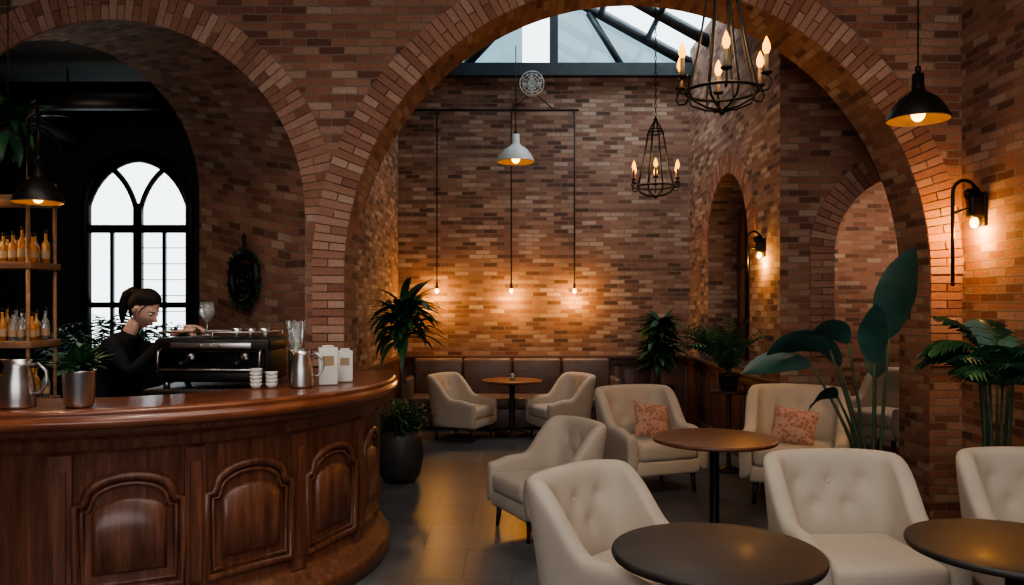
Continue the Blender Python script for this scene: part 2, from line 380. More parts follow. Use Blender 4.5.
for k in range(-3,2):
    th=math.radians(-1+21.4*k); hw=math.radians(8.6)
    def outline(sc,zb,zsh,h,r):
        pts=[cylp(th-hw*sc,zb,r),cylp(th-hw*sc,(zb+zsh)/2,r),cylp(th-hw*sc,zsh,r),cylp(th-hw*sc*.85,zsh,r)]
        pts+= [cylp(th+hw*sc*t,ztop(t,zsh,h),r) for t in [-.80*math.cos(pi*i/18) for i in range(19)]]
        pts+= [cylp(th+hw*sc*.85,zsh,r),cylp(th+hw*sc,zsh,r),cylp(th+hw*sc,(zb+zsh)/2,r),cylp(th+hw*sc,zb,r)]
        return pts
    b.tube(outline(1,.28,.72,.10,RB+.010),.023,0,8,True)
    b.tube(outline(.87,.32,.69,.09,RB+.006),.013,0,8,True)
    n=26; vs=[];fs=[]; rows=[(0,0.0),(.045,.024),(.5,.027),(.955,.024),(1,0.0)]
    for i in range(n+1):
        t=-1+2*i/n; ez=0<i<n
        zt=ztop(t*.80,.63,.08) ; zb=.37
        for f,d in rows: vs.append(cylp(th+hw*.70*t,zb+(zt-zb)*f,RB+(d if ez else 0)+.001))
    for i in range(n):
        for q in range(4): fs.append([i*5+q,(i+1)*5+q,(i+1)*5+q+1,i*5+q+1])
    b.add(vs,fs,0,True)
for k in range(-4,2):
    th=math.radians(-1+21.4*(k+.5))
    if not(A0<th<A1): continue
    for (dw,z0,z1,rr) in ((.050,.20,.97,RB+.022),(.026,.28,.9,RB+.036)):
        d=dw/RB; vs=[cylp(th-d,z0,RB-.01),cylp(th-d,z0,rr),cylp(th+d,z0,rr),cylp(th+d,z0,RB-.01),cylp(th-d,z1,RB-.01),cylp(th-d,z1,rr),cylp(th+d,z1,rr),cylp(th+d,z1,RB-.01)]
        b.add(vs,[[0,1,5,4],[1,2,6,5],[2,3,7,6],[4,5,6,7],[0,3,2,1]],0,False)
b.obj('bar_counter',[M_MAH,M_MAHT])
b=B(); b.box((-1.84,5.14,.575),(.78,.50,1.15),0,.01); b.box((-1.84,5.14,1.17),(.82,.54,.03),1,.008); b.obj('service_cabinet',[M_MAH,M_TBD])

# espresso machine
b=B(); X0,Y0,Z0=-1.85,5.12,1.186; W=.70
for sx in (-.29,.29):
    for sy in (-.16,.16): b.cyl((X0+sx,Y0+sy,Z0),.02,.05,1,12)
b.box((X0,Y0,Z0+.075),(W,.42,.07),0,.015); b.box((X0,Y0-.02,Z0+.115),(W-.06,.40,.012),1,.003)
b.box((X0,Y0+.13,Z0+.19),(W,.16,.20),0,.02)
b.box((X0,Y0,Z0+.265),(W+.02,.40,.09),0,.03,seg=3)
b.box((X0,Y0-.2,Z0+.265),(W-.2,.02,.035),1,.006)
for sx in (-.06,.0,.06): b.cyl((X0+sx,Y0-.21,Z0+.265),.008,.012,2,10,rot=(pi/2,0,0))
for sx in (-1,1): b.box((X0+sx*(W/2-.012),Y0,Z0+.18),(.025,.40,.22),0,.01)
h=W/2-.02
b.tube([(X0-h,Y0-.18,Z0+.345),(X0+h,Y0-.18,Z0+.345),(X0+h,Y0+.18,Z0+.345),(X0-h,Y0+.18,Z0+.345)],.006,1,6,True)
for sx in (-h,0,h):
    for sy in (-.18,.18): b.tube([(X0+sx,Y0+sy,Z0+.305),(X0+sx,Y0+sy,Z0+.345)],.005,1,6)
for sx in (-.17,.17):
    b.cyl((X0+sx,Y0-.08,Z0+.17),.04,.06,1,18); b.tube([(X0+sx,Y0-.1,Z0+.165),(X0+sx,Y0-.26,Z0+.15)],[.012,.018],0,8)
for sx in (-.31,.31): b.tube([(X0+sx,Y0-.19,Z0+.25),(X0+sx,Y0-.24,Z0+.22),(X0+sx,Y0-.25,Z0+.1)],.006,1,6)
for i in range(3): b.lathe([(.02,0),(.035,.05),(.03,.05),(.017,.005)],(X0+.06+i*.09,Y0+.08,Z0+.312),14,2)
b.obj('espresso_machine',[M_IRON,M_STEEL,M_STEEL])
b=B()
b.lathe([(.001,0),(.036,.002),(.034,.005),(.004,.012),(.0035,.08),(.022,.10),(.046,.135),(.050,.17),(.038,.22),(.036,.22),(.047,.17),(.043,.137),(.020,.104),(.001,.09)],(0,0,0),24,0)
b.obj('wine_glass',[M_CLEAR],loc=(-1.99,5.22,1.499))
def pitcher(name,x,y,h,r,hs,rz=0):
    b=B(); b.lathe([(0.001,0),(r,0),(r*1.02,.01),(r*.95,h*.5),(r*.72,h*.85),(r*.78,h),(r*.74,h),(r*.68,h*.85),(r*.9,h*.5),(.001,.012)],(0,0,0),28,0)
    b.tube([(hs*r*.8,0,h*.88),(hs*(r*1.25),0,h*.92),(hs*r*1.75,0,h*.75),(hs*r*1.8,0,h*.5),(hs*r*1.4,0,h*.3),(hs*r*.93,0,h*.28)],.008,0,8)
    b.add([(-hs*r*.6,.03,h),(-hs*r*.6,-.03,h),(-hs*r*1.15,0,h*1.02),(-hs*r*.75,0,h*.84)],[[0,2,3],[1,3,2],[0,1,2]],0,True)
    b.obj(name,[M_STEEL],loc=(x,y,1.203),rz=rz)
pitcher('steel_pitcher',-2.41,3.90,.23,.08,1)
pitcher('steel_pitcher',-1.28,4.86,.22,.072,1,rz=.2)
b=B()
for i in range(6): b.lathe([(.03,0),(.045,.1),(.047,.1),(.032,0)],(0,0,.20+i*.018),16,0)
b.lathe([(.001,0),(.045,0),(.05,.22),(.045,.22),(.04,.01)],(0,0,0),18,1)
for i in range(9):
    a=i*.7; b.tube([(.02*math.cos(a),.02*math.sin(a),.2),(.06*math.cos(a),.06*math.sin(a),.40)],.004,0,5)
b.obj('straw_holder',[M_CLEAR,M_STEEL],loc=(-1.37,5.08,1.203))
b=B(); b.box((0,0,.115),(.115,.08,.23),0,.004); b.box((0,-.041,.15),(.07,.002,.06),1); b.box((0,0,.237),(.07,.05,.014),0,.004)
b.obj('paper_carton',[M_PAPER,M_LABEL],loc=(-1.155,5.02,1.203),rz=.3)
b=B(); b.box((0,0,.10),(.10,.08,.20),0,.004); b.box((0,-.041,.13),(.06,.002,.05),1); b.box((0,0,.207),(.06,.05,.014),0,.004)
b.obj('paper_carton',[M_PAPER,M_LABEL],loc=(-1.09,5.22,1.203),rz=.2)
b=B()
for sx,sy,n in ((0,0,5),(.085,.03,4)):
    for i in range(n): b.lathe([(.001,0),(.025,0),(.038,.03),(.035,.03),(.022,.005)],(sx,sy,i*.022),16,0)
b.obj('cup_stack',[M_WHITE],loc=(-1.53,4.78,1.203))

b=B(); 
for x in (-3.40,-4.3):
    for y in (5.62,5.95): b.tube([(x,y,0),(x,y,2.6)],.016,1,6)
for z in (.5,1.0,1.42,1.98,2.45): b.box((-3.87,5.79,z),(1.0,.38,.05),0,.004)
b.obj('bar_shelf',[M_SHELF,M_SHELF])
def bottle(b,x,y,z,h,r,m,lab=2):
    b.lathe([(.001,0),(r,0),(r,h*.55),(r*.85,h*.65),(r*.33,h*.78),(r*.33,h),(.001,h)],(x,y,z),14,m); b.cyl((x,y,z+h),r*.36,.03,1,10)
    b.lathe([(r*1.01,h*.15),(r*1.01,h*.42)],(x,y,z),14,lab)
b=B()
for z in (2.006,1.446,1.026):
    for j,y in enumerate((5.70,5.86)):
        for i in range(13):
            m=0 if z>1.5 or (i+j)%3==0 else 3
            bottle(b,-4.26+i*.070+random.uniform(-.005,.005),y,z,random.uniform(.17,.23),.030,m)
b.obj('liquor_bottles',[M_AMBER,M_IRON,M_LABEL,M_CLEAR])

# ------------------------------------------------------------------ plants
def blade(b,base,az,L,w,el,droop,mat,n=8,fold=.25,peak=.4,wav=0,roll=0):
    p=Vector(base); vs=[];fs=[]; side0=Vector((-math.sin(az),math.cos(az),0))
    for i in range(n+1):
        t=i/n; e=el-droop*t; d=Vector((math.cos(az)*math.cos(e),math.sin(az)*math.cos(e),math.sin(e)))
        up=side0.cross(d)*-1; side=side0
        if roll:
            side=side0*math.cos(roll)+up*math.sin(roll); up=up*math.cos(roll)-side0*math.sin(roll)
        if i: p=p+d*(L/n)
        ww=w*.5*(math.sin(pi*t**(math.log(.5)/math.log(peak)))**.75 if 0<t<1 else (.08 if t==0 else 0.01))
        q=up*(ww*fold)
        if wav: q=q+up*(wav*math.sin(t*14+az*3)*ww)
        vs+=[p-side*ww+q,p,p+side*ww+q]
    for i in range(n):
        fs+= [[3*i,3*i+1,3*i+4,3*i+3],[3*i+1,3*i+2,3*i+5,3*i+4]]
    b.add(vs,fs,mat,True)
def frond(b,base,az,L,el,droop,mat,nl=16,ll=.2,lw=.022,stem=2,start=2):
    p=Vector(base); pts=[p.copy()]; dirs=[]
    n=nl
    for i in range(n):
        t=(i+1)/n; e=el-droop*t**1.3; d=Vector((math.cos(az)*math.cos(e),math.sin(az)*math.cos(e),math.sin(e)))
        p=p+d*(L/n); pts.append(p.copy()); dirs.append(d)
    b.tube(pts,[.007*(1-.8*i/n) for i in range(n+1)],stem,5)
    side=Vector((-math.sin(az),math.cos(az),0))
    for i in range(start,n+1):
        t=i/n; l=ll*math.sin(pi*min(1,.18+t*.78))**.7; d=dirs[i-1]
        for s in (-1,1):
            dd=(side*s*.85+d*.6+Vector((0,0,-.18+random.uniform(-.1,.1)))).normalized()
            a=pts[i]; w=d*lw*.5; tip=a+dd*l+Vector((0,0,-l*.25)); m1=a+dd*l*.5
            b.add([a-w*.5,a+w*.5,m1+w,tip,m1-w],[[0,1,2,3,4]],mat,False)
def pot(b,r,h,mat=0,style='round'):
    if style=='round': pr=[(.001,0),(r*.62,0),(r*.85,h*.15),(r,h*.5),(r*.93,h*.85),(r*.8,h),(r*.74,h),(r*.8,h*.86)]
    else: pr=[(.001,0),(r*.72,0),(r,h),(r*1.04,h),(r*1.04,h*.93),(r*.93,h*.93),(r*.93,h)]
    b.lathe(pr,(0,0,0),32,mat); b.lathe([(.001,h*.88),(r*.86,h*.88)],(0,0,0),24,1)
MP=[M_POT,M_SOIL,M_STEM,M_LF,M_LFD,M_LFB,M_TRUNK]
def bushy(b,z,n,L,w,mats=(3,4),el=(.3,1.4),rs=.05,dr=(.4,1.2)):
    for i in range(n):
        az=random.uniform(0,2*pi); a2=random.uniform(0,2*pi); r=random.uniform(0,rs)
        blade(b,(r*math.cos(a2),r*math.sin(a2),z+random.uniform(0,.05)),az,L*random.uniform(.6,1.1),w,random.uniform(*el),random.uniform(*dr),random.choice(mats))
b=B(); pot(b,.23,.5); 
for i in range(130):
    az=random.uniform(0,2*pi); r=random.uniform(0,.17); L=random.uniform(.15,.36); e=random.uniform(.5,1.45)
    s=Vector((r*math.cos(az),r*math.sin(az),.44)); t=s+Vector((math.cos(az)*math.cos(e)*L*.7,math.sin(az)*math.cos(e)*L*.7,L*math.sin(e))); b.tube([s,(s+t)/2+Vector((0,0,.02)),t],.003,2,4)
    for k in range(6):
        q=s.lerp(t,.35+.13*k); blade(b,q,random.uniform(0,6.28),random.uniform(.05,.09),.035,random.uniform(-.2,.9),.6,random.choice((3,4)),4)
b.obj('potted_shrub',MP,loc=(-1.08,7.72,0))
b=B(); pot(b,.19,.42,style='t'); b.tube([(0,0,.3),(.02,0,.7),(0,.01,1.15),(.01,0,1.6)],[.035,.03,.027,.025],6,8)
for i in range(125):
    az=random.uniform(0,2*pi); blade(b,(.01,0,1.30+random.uniform(0,.40)),az,random.uniform(.38,.60)*(.8 if math.cos(az)<-.6 else 1),.085,random.uniform(.05,1.4),random.uniform(.7,1.7),random.choice((3,4,3)),9)
b.obj('dracaena_plant',MP,loc=(-1.16,8.4,0))
b=B(); pot(b,.2,.6,style='t'); b.tube([(0,0,.5),(0,0,1.5)],.02,6,6)
for i in range(210):
    z=random.uniform(.85,1.5); blade(b,(0,0,z),random.uniform(0,6.28),random.uniform(.24,.44)*(1.1-.5*abs(z-1.15)),.10,random.uniform(-.1,1.1),random.uniform(.4,1.2),random.choice((3,4,4)),6)
b.obj('potted_ficus',MP,loc=(2.0,10.9,0))
b=B(); b.cyl((0,0,.80),.19,.025,0,28); b.lathe([(.001,0),(.14,0),(.14,.02),(.03,.05),(.022,.1),(.022,.8)],(0,0,0),20,0); b.cyl((0,0,.35),.14,.015,0,24)
b.obj('side_table',[M_LEG],loc=(2.22,8.2,0))
b=B(); pot(b,.11,.17,style='t')
for i in range(34): frond(b,(0,0,.15),random.uniform(pi*.5,1.5*pi) if i%3 else random.uniform(0,6.28),random.uniform(.5,.78),random.uniform(1.15,1.55),random.uniform(.7,1.6),random.choice((3,3,4)),14,.13,.026)
b.obj('potted_palm',MP,loc=(2.22,8.2,.826))
b=B(); pot(b,.18,.42,style='t')
D=math.radians
for (az,pe,pl,bl,bw,be,dr,ro) in ((D(-45),86,1.10,.68,.30,84,16,D(-45)),(D(-110),86,.92,.46,.22,82,24,D(20)),(D(185),74,1.05,.50,.22,28,60,D(50)),(D(176),66,.98,.52,.20,14,40,D(-50)),(D(200),80,1.08,.38,.20,50,75,D(40)),(D(215),60,.80,.36,.16,20,60,D(45)),(D(150),78,.9,.4,.2,65,60,D(50)),(D(60),80,.8,.36,.18,60,40,0)):
    pe=math.radians(pe); s=Vector((.04*math.cos(az),.04*math.sin(az),.36)); pts=[s+Vector((math.cos(az)*math.cos(pe)*pl*t*(.6+.4*t),math.sin(az)*math.cos(pe)*pl*t*(.6+.4*t),math.sin(pe)*pl*t)) for t in [i/6 for i in range(7)]]
    b.tube(pts,[.018-.0017*i for i in range(7)],2,7)
    blade(b,pts[-1],az,bl,bw,math.radians(be),math.radians(dr),5,14,.3,.45,.05,ro)
b.obj('bird_of_paradise_plant',MP,loc=(2.64,5.85,0))
b=B(); pot(b,.17,.4,style='t')
for i in range(9):
    az=2*pi*i/9+.3; r0=.05; top=Vector((.10*math.cos(az),.10*math.sin(az),random.uniform(1.15,1.42)))
    b.tube([(r0*math.cos(az),r0*math.sin(az),.35),(.07*math.cos(az),.07*math.sin(az),.8),top],[.012,.011,.009],2,6)
    for k in range(3):
        a2=az+random.uniform(-.9,.9)
        L=.20 if math.cos(a2)>.3 else random.uniform(.32,.46)
        frond(b,top,a2,L,random.uniform(.7,1.4),random.uniform(1.2,2.1),random.choice((3,4,4,4)),14,.15 if L<.3 else .2,.036,start=1)
b.obj('potted_palm',MP,loc=(3.12,5.15,0))
b=B(); b.lathe([(.001,0),(.06,0),(.068,.02),(.075,.17),(.078,.18),(.07,.18),(.065,.05)],(0,0,0),24,0); b.lathe([(.001,.16),(.07,.16)],(0,0,0),20,1)
bushy(b,.16,110,.155,.042,(3,3,4),(.4,1.5),.05,(.2,1.0))
b.obj('counter_plant',[M_STEEL,M_SOIL,M_STEM,M_LF,M_LFD],loc=(-2.11,3.9,1.203))
b=B(); b.lathe([(.001,-.02),(.1,0),(.14,.12),(.12,.12),(.09,.02)],(0,0,0),20,0); b.tube([(0,0,.1),(0,0,1.85)],.005,0,5)
for i in range(130): blade(b,(0,0,.1),random.uniform(0,6.28),random.uniform(.25,.5),.075,random.uniform(-.1,1.4),random.uniform(.8,2.0),random.choice((3,4)),7)
b.obj('hanging_fern',[M_POT,M_SOIL,M_STEM,M_LF,M_LFD],loc=(-3.78,6.0,2.9))
for (x,y,s) in ((-5.05,9.6,.95),(-3.9,9.5,.95),(-6.1,9.4,.95)):
    b=B(); pot(b,.25,.45,style='t')
    for i in range(18): frond(b,(0,0,.4),random.uniform(0,6.28),random.uniform(1.4,1.8)*s,random.uniform(1.25,1.5),random.uniform(.9,1.8),random.choice((3,4)),20,.28,.03)
    b.obj('lounge_palm',MP,loc=(x,y,0))

# ------------------------------------------------------------------ armchairs
def sstep(x): x=max(0,min(1,x)); return x*x*(3-2*x)
TUFT=((-.20,.76),(0,.76),(.20,.76),(-.10,.63),(.10,.63))
def chair_shell():
    path=[]
    for i in range(7): path.append((-.365,-.37+.41*i/7))
    n=52
    for i in range(n+1):
        a=pi-pi*i/n; cx=math.copysign(abs(math.cos(a))**.48,math.cos(a)); path.append((.365*cx,.04+.30*abs(math.sin(a))**.48))
    for i in range(7): path.append((.365,.04-.41*(i+1)/7))
    pts=[Vector(p) for p in path]; L=[0]
    for i in range(1,len(pts)): L.append(L[-1]+(pts[i]-pts[i-1]).length)
    M=64; path=[]; j=0
    for i in range(M+1):
        t=L[-1]*i/M
        while j<len(L)-2 and L[j+1]<t: j+=1
        f=(t-L[j])/max(1e-9,L[j+1]-L[j]); path.append(pts[j].lerp(pts[j+1],min(1,f)))
    vs=[];fs=[]; k=None; n=len(path)
    for i,(x,y) in enumerate(path):
        a=Vector(path[max(0,i-1)]); c=Vector(path[min(n-1,i+1)]); t=(c-a).normalized(); nr=Vector((-t.y,t.x))
        h=.56+.05*sstep((y+.37)/.25)+.33*sstep((y+.02)/.27)
        h+=.012*math.cos(x/.365*pi/2) if y>.2 else 0
        th=.11
        sec=[]
        for q in range(7):
            z=.19+(h-.035-.19)*q/6; sec.append((th/2,z))
        sec.append((th*.28,h)); sec.append((-th*.28,h))
        for q in range(14):
            z=h-.035-(h-.035-.30)*q/13; sec.append((-th/2,z))
        sec.append((-th*.3,.22))
        k=len(sec)
        for j2,(o,z) in enumerate(sec):
            fl=.03*max(0,(z-.2)/.7)**1.4
            px=x+nr.x*(o+fl); py=y+nr.y*(o+fl)+.075*max(0,(z-.35)/.6)*sstep((y+.1)/.35)
            if 9<=j2<=22 and y>.15:
                for bx,bz in TUFT:
                    g=math.exp(-((px-bx)**2+(z-bz)**2)/(.034**2)); py+=.034*g
                    g2=math.exp(-((px-bx)**2+(z-bz)**2)/(.075**2)); py+=.008*g2
            vs.append((px,py,z))
    for i in range(n-1):
        for j in range(k): fs.append([i*k+j,i*k+(j+1)%k,(i+1)*k+(j+1)%k,(i+1)*k+j])
    fs.append(list(range(k))[::-1]); fs.append([(n-1)*k+j for j in range(k)])
    b=B(); b.add(vs,fs,0,True)
    return b.mesh('chair_shell',[M_CREAM])
ME_SHELL=chair_shell()
b=B(); b.box((0,-.045,.40),(.625,.66,.17),0,.055,seg=4); ME_CUSH=b.mesh('seat_cushion',[M_CREAM])
b=B(); b.box((0,-.02,.255),(.68,.68,.14),0,.03,seg=3)
for bx,bz in TUFT: b.ball((bx,.334+.075*((bz-.35)/.6),bz),(.015,.010,.015),0,12,8)
ME_BASE=b.mesh('seat_base',[M_CREAM])
b=B()
for sx in (-1,1):
    for sy in (-.29,.28):
        b.tube([(sx*.29,sy,.2),(sx*.305,sy*1.06,0)],[.028,.015],0,8)
ME_LEG=b.mesh('legs',[M_LEG])
def armchair(x,y,deg,s=1.0):
    e=empty('armchair',(x,y,0),math.radians(deg)); e.scale=(s,s,s)
    for nm,me in (('shell',ME_SHELL),('seat_cushion',ME_CUSH),('seat_base',ME_BASE),('legs',ME_LEG)):
        o=bpy.data.objects.new('armchair_'+nm,me); col.objects.link(o); o.parent=e
        if nm=='shell': o.modifiers.new('sub','SUBSURF').levels=1; o.modifiers['sub'].render_levels=1
    return e
armchair(-.62,10.25,66,.86); armchair(.60,10.25,-66,.86)
armchair(.24,6.05,-64,.86)
armchair(1.28,7.45,20,.97); armchair(2.48,7.0,-24,1.02)
armchair(.58,3.86,48,.92); armchair(1.80,4.15,3,.93); armchair(2.88,4.2,-6,.93)
armchair(4.35,9.3,-60); armchair(5.3,9.2,20)
def pillow(x,y,z,rz,tilt):
    b=B(); n=14; vs=[];fs=[]
    for sgn in (1,-1):
        for i in range(n+1):
            for j in range(n+1):
                u=-1+2*i/n; v=-1+2*j/n
                t=.065*((1-abs(u)**2.4)*(1-abs(v)**2.4))**.5
                vs.append((.19*u*(1-.07*(1-v*v)),sgn*t,.165*v*(1-.07*(1-u*u))))
    m=(n+1)**2
    for s in (0,1):
        for i in range(n):
            for j in range(n):
                a=s*m+i*(n+1)+j; fs.append([a,a+1,a+n+2,a+n+1])
    b.add(vs,fs,0,True); o=b.obj('throw_pillow',[M_PIL],loc=(x,y,z)); o.rotation_euler=(tilt,.15,rz)
pillow(1.30,7.44,.63,math.radians(20),-.38)
pillow(2.46,6.98,.64,math.radians(-24),-.38)

def table(x,y,r,mt,h=.72):
    b=B(); b.lathe([(.001,h-.035),(r-.03,h-.035),(r-.005,h-.028),(r,h-.015),(r-.004,h-.003),(r-.015,h),(.001,h)],(0,0,0),64,0)
    b.lathe([(.001,h-.04),(.16,h-.04),(.16,h-.055),(.04,h-.075),(.035,h-.1),(.035,.08),(.06,.05),(.2,.028),(.235,.015),(.235,0),(.001,0)],(0,0,0),36,1)
    b.obj('round_table',[mt,M_IRON],loc=(x,y,0))
table(.82,3.2,.42,M_TBD); table(2.06,3.28,.41,M_TBD); table(1.50,5.93,.455,M_TBM); table(0,10.5,.40,M_TBM)
b=B(); b.lathe([(.001,0),(.035,0),(.04,.08),(.036,.08),(.03,.01)],(0,0,0),16,0); b.cyl((0,0,.01),.028,.04,1,12); b.ball((0,0,.065),(.008,.008,.016),2,8,6)
b.obj('candle_jar',[M_CLEAR,M_WHITE,M_BULBS],loc=(0,10.45,.721))

b=B()
b.box((0,11.2,.15),(2.8,.55,.28),0,.02)
for i in range(4): b.box((-1.05+i*.7,11.17,.36),(.695,.60,.16),0,.04,seg=3)
for i in range(4):
    x=-1.05+i*.7; b.box((x,11.46,.66),(.695,.15,.56),0,.045,seg=3)
    for dx in (-.18,0,.18):
        for z in (.6,.78): b.ball((x+dx,11.383,z),(.012,.008,.012),0,8,6)
for sx in (-1.44,1.44): b.box((sx,11.22,.38),(.10,.62,.62),0,.03,seg=3)
for sx in (-1.3,0,1.3): b.box((sx,11.0,.02),(.06,.06,.04),1)
b.obj('banquette_sofa',[M_BROWN,M_LEG])

# ------------------------------------------------------------------ lamps
def chandelier(x,y,z,s,chain):
    b=B(); b.M=Matrix.Translation((x,y,z))@Matrix.Scale(s,4)
    b.tube([(.215*math.cos(a),.215*math.sin(a),0) for a in [2*pi*i/32 for i in range(32)]],.010,0,6,True)
    b.tube([(.09*math.cos(a),.09*math.sin(a),.60) for a in [2*pi*i/24 for i in range(24)]],.008,0,6,True)
    b.tube([(.075*math.cos(a),.075*math.sin(a),.64) for a in [2*pi*i/24 for i in range(24)]],.007,0,6,True)
    for k in range(8):
        a=2*pi*k/8+.2; ca,sa=math.cos(a),math.sin(a)
        b.tube([(r*ca,r*sa,zz) for r,zz in ((.015,.74),(.05,.68),(.09,.60),(.12,.42),(.16,.2),(.215,0),(.19,-.06),(.1,-.10),(.02,-.11))],.007,0,6)
    b.ball((0,0,-.12),.022,0,10,8); b.cyl((0,0,.72),.02,.05,0,12)
    for k in range(6):
        a=2*pi*k/6+.35; ca,sa=math.cos(a),math.sin(a); R=.275
        b.tube([(r*ca,r*sa,zz) for r,zz in ((.205,.02),(.24,-.035),(.285,-.035),(.305,.0),(.29,.04),(R,.05))],.007,0,6)
        b.lathe([(.001,0),(.03,.008),(.034,.018),(.001,.012)],(R*ca,R*sa,.05),14,0)
        b.cyl((R*ca,R*sa,.06),.013,.11,1,12)
        b.lathe([(.001,0),(.012,.004),(.024,.03),(.022,.055),(.009,.09),(.001,.105)],(R*ca,R*sa,.17),12,2)
    n=int(chain/(.045*s))
    for i in range(n):
        zz=.77+i*.045; hz=.028
        pts=[((.012*math.cos(t),0,zz+hz*math.sin(t)) if i%2 else (0,.012*math.cos(t),zz+hz*math.sin(t))) for t in [2*pi*q/8 for q in range(8)]]
        b.tube(pts,.004,0,4,True)
    b.obj('candle_chandelier',[M_IRON,M_CANDLE,M_BULBS])
    l=bpy.data.lights.new('chandelier_light','POINT'); l.energy=8*s; l.color=(1,.58,.26); l.shadow_soft_size=.18
    o=bpy.data.objects.new('chandelier_light',l); col.objects.link(o); o.location=(x,y,z+.28*s)
chandelier(1.26,4.8,2.98,1.0,1.05)
chandelier(1.49,8.3,2.93,.92,2.4)
def point(name,loc,e,c=(1,.5,.18),r=.04):
    l=bpy.data.lights.new(name,'POINT'); l.energy=e; l.color=c; l.shadow_soft_size=r
    o=bpy.data.objects.new(name,l); col.objects.link(o); o.location=loc
def spot(name,loc,e,c=(1,.5,.18),ang=130,r=.03,rot=(0,0,0),to=None):
    l=bpy.data.lights.new(name,'SPOT'); l.energy=e; l.color=c; l.shadow_soft_size=r; l.spot_size=math.radians(ang); l.spot_blend=.7
    o=bpy.data.objects.new(name,l); col.objects.link(o); o.location=loc; o.rotation_euler=rot
    if to: o.rotation_euler=(Vector(to)-Vector(loc)).to_track_quat('-Z','Y').to_euler()
def pendant(name,x,y,z,r,h,ztopp,m):
    b=B(); b.M=Matrix.Translation((x,y,z))
    pr=[(r,0),(r*.98,.012),(r*.85,h*.22),(r*.6,h*.45),(r*.3,h*.58),(r*.2,h*.66),(r*.18,h),(.001,h)]
    b.lathe(pr,(0,0,0),36,0); b.lathe([(a*.97,c2-.006) for a,c2 in pr[:-2]],(0,0,0),36,1)
    b.ball((0,0,h*.12),(r*.22,r*.22,r*.26),2,14,10)
    b.tube([(0,0,h),(0,0,ztopp-z)],.006,3,6); b.cyl((0,0,h),.018,.05,3,12)
    b.obj(name,[m,M_SHADEIN,M_BULB,M_IRON])
pendant('pendant_lamp',2.69,5.3,2.93,.20,.30,4.8,M_IRON); spot('pendant_light',(2.69,5.3,2.9),14,(1,.58,.24),ang=140)
pendant('pendant_lamp',.05,10.5,3.58,.25,.36,5.1,M_WHITE)
pendant('pendant_lamp',-3.08,5.2,2.37,.155,.26,2.70,M_IRON); spot('bar_lamp_light',(-3.08,5.2,2.35),7,ang=150)
b=B(); b.tube([(-3.08,5.2,2.71),(-3.09,5.22,2.85),(-3.14,5.3,2.98),(-3.25,5.45,3.05),(-3.36,5.55,3.0),(-3.40,5.62,2.85),(-3.40,5.62,2.55)],.011,0,8); b.obj('gooseneck_arm',[M_IRON])
b=B(); b.tube([(-1.63,11.42,4.48),(.95,11.42,4.48)],.016,0,8)
for x in (-1.07,-.01,.89):
    b.tube([(x,11.4,4.48),(x,11.4,1.98)],.010,0,6); b.cyl((x,11.4,1.93),.025,.08,0,12,.015); b.ball((x,11.4,1.905),(.028,.028,.035),1,12,8)
    b.tube([(x,11.42,4.48),(x,11.6,4.48)],.008,0,6)
b.tube([(-1.07,11.42,4.48),(-.01,11.42,4.48),(.3,11.42,4.75),(.6,11.42,4.48)],.008,0,6)
b.obj('hanging_bulb_rail',[M_IRON,M_BULB])
for x in (-1.07,-.01,.89): point('bulb_light',(x,11.38,1.80),15,(1,.47,.10))
b=B(); b.M=Matrix.Translation((.28,11.3,4.82))@Euler((pi/2,0,0)).to_matrix().to_4x4()
for r in (.17,.13,.09,.05): b.tube([(r*math.cos(a),r*math.sin(a),.05) for a in [2*pi*i/28 for i in range(28)]],.006,0,5,True)
for k in range(12): a=2*pi*k/12; b.tube([(.03*math.cos(a),.03*math.sin(a),.06),(.17*math.cos(a),.17*math.sin(a),.05),(.17*math.cos(a),.17*math.sin(a),-.05)],.004,0,4)
b.cyl((0,0,-.1),.06,.13,0,18); b.lathe([(.17,-.05),(.17,.05)],(0,0,0),28,0); b.box((0,0,-.2),(.06,.06,.22),1)
for k in range(4): b.box((.08*math.cos(k*pi/2),.08*math.sin(k*pi/2),0),(.1,.05,.008),0,rot=(.4,0,k*pi/2))
b.obj('wall_fan',[M_WHITE,M_IRON])
def sconce(x,y,z,s,e):
    b=B(); b.M=Matrix.Translation((x,y,z))@Matrix.Scale(s,4)
    b.box((-.012,0,-.02),(.024,.09,.26),0,.008); b.box((-.07,0,.0),(.11,.085,.17),0,.02); b.lathe([(.06,.0),(.02,.07),(.001,.09)],(-.07,0,.08),12,0)
    xb=-.24; pts=[(xb,0,-.58),(xb,0,-.3),(xb,0,0),(xb,0,.1)]
    for i in range(1,13):
        a=pi-pi*i/12; pts.append((xb+.09+.09*math.cos(a),0,.1+.1*math.sin(a)))
    for i in range(1,14):
        t=i/13; a=-pi*1.6*t; rr=.05*(1-.55*t); pts.append((xb+.13+rr*math.cos(a),0,.1+rr*math.sin(a)))
    b.tube(pts,.014,0,8); b.ball((xb,0,-.59),.018,0,8,6)
    b.tube([(xb,0,-.05),(xb+.1,0,-.02),(-.02,0,-.02)],.009,0,6)
    b.ball((-.075,0,-.12),(.03,.03,.04),1,12,8)
    b.obj('wall_sconce',[M_IRON,M_BULB])
    point('sconce_light',(x-.10*s,y,z-.20*s),e,(1,.45,.09),.03)
sconce(3.6,6.1,2.45,1.0,17)
sconce(2.58,8.16,2.30,.75,12)
b=B(); n=Vector((-.674,-.738,0)); ang=math.atan2(n.y,n.x)
b.M=Matrix.Translation(Vector((-2.28,6.97,1.93))+n*.06)@Matrix.Rotation(ang,4,'Z')@Matrix.Rotation(pi/2,4,'Y')
b.tube([(.21*math.cos(a),.21*math.sin(a),0) for a in [2*pi*i/28 for i in range(28)]],.036,0,8,True)
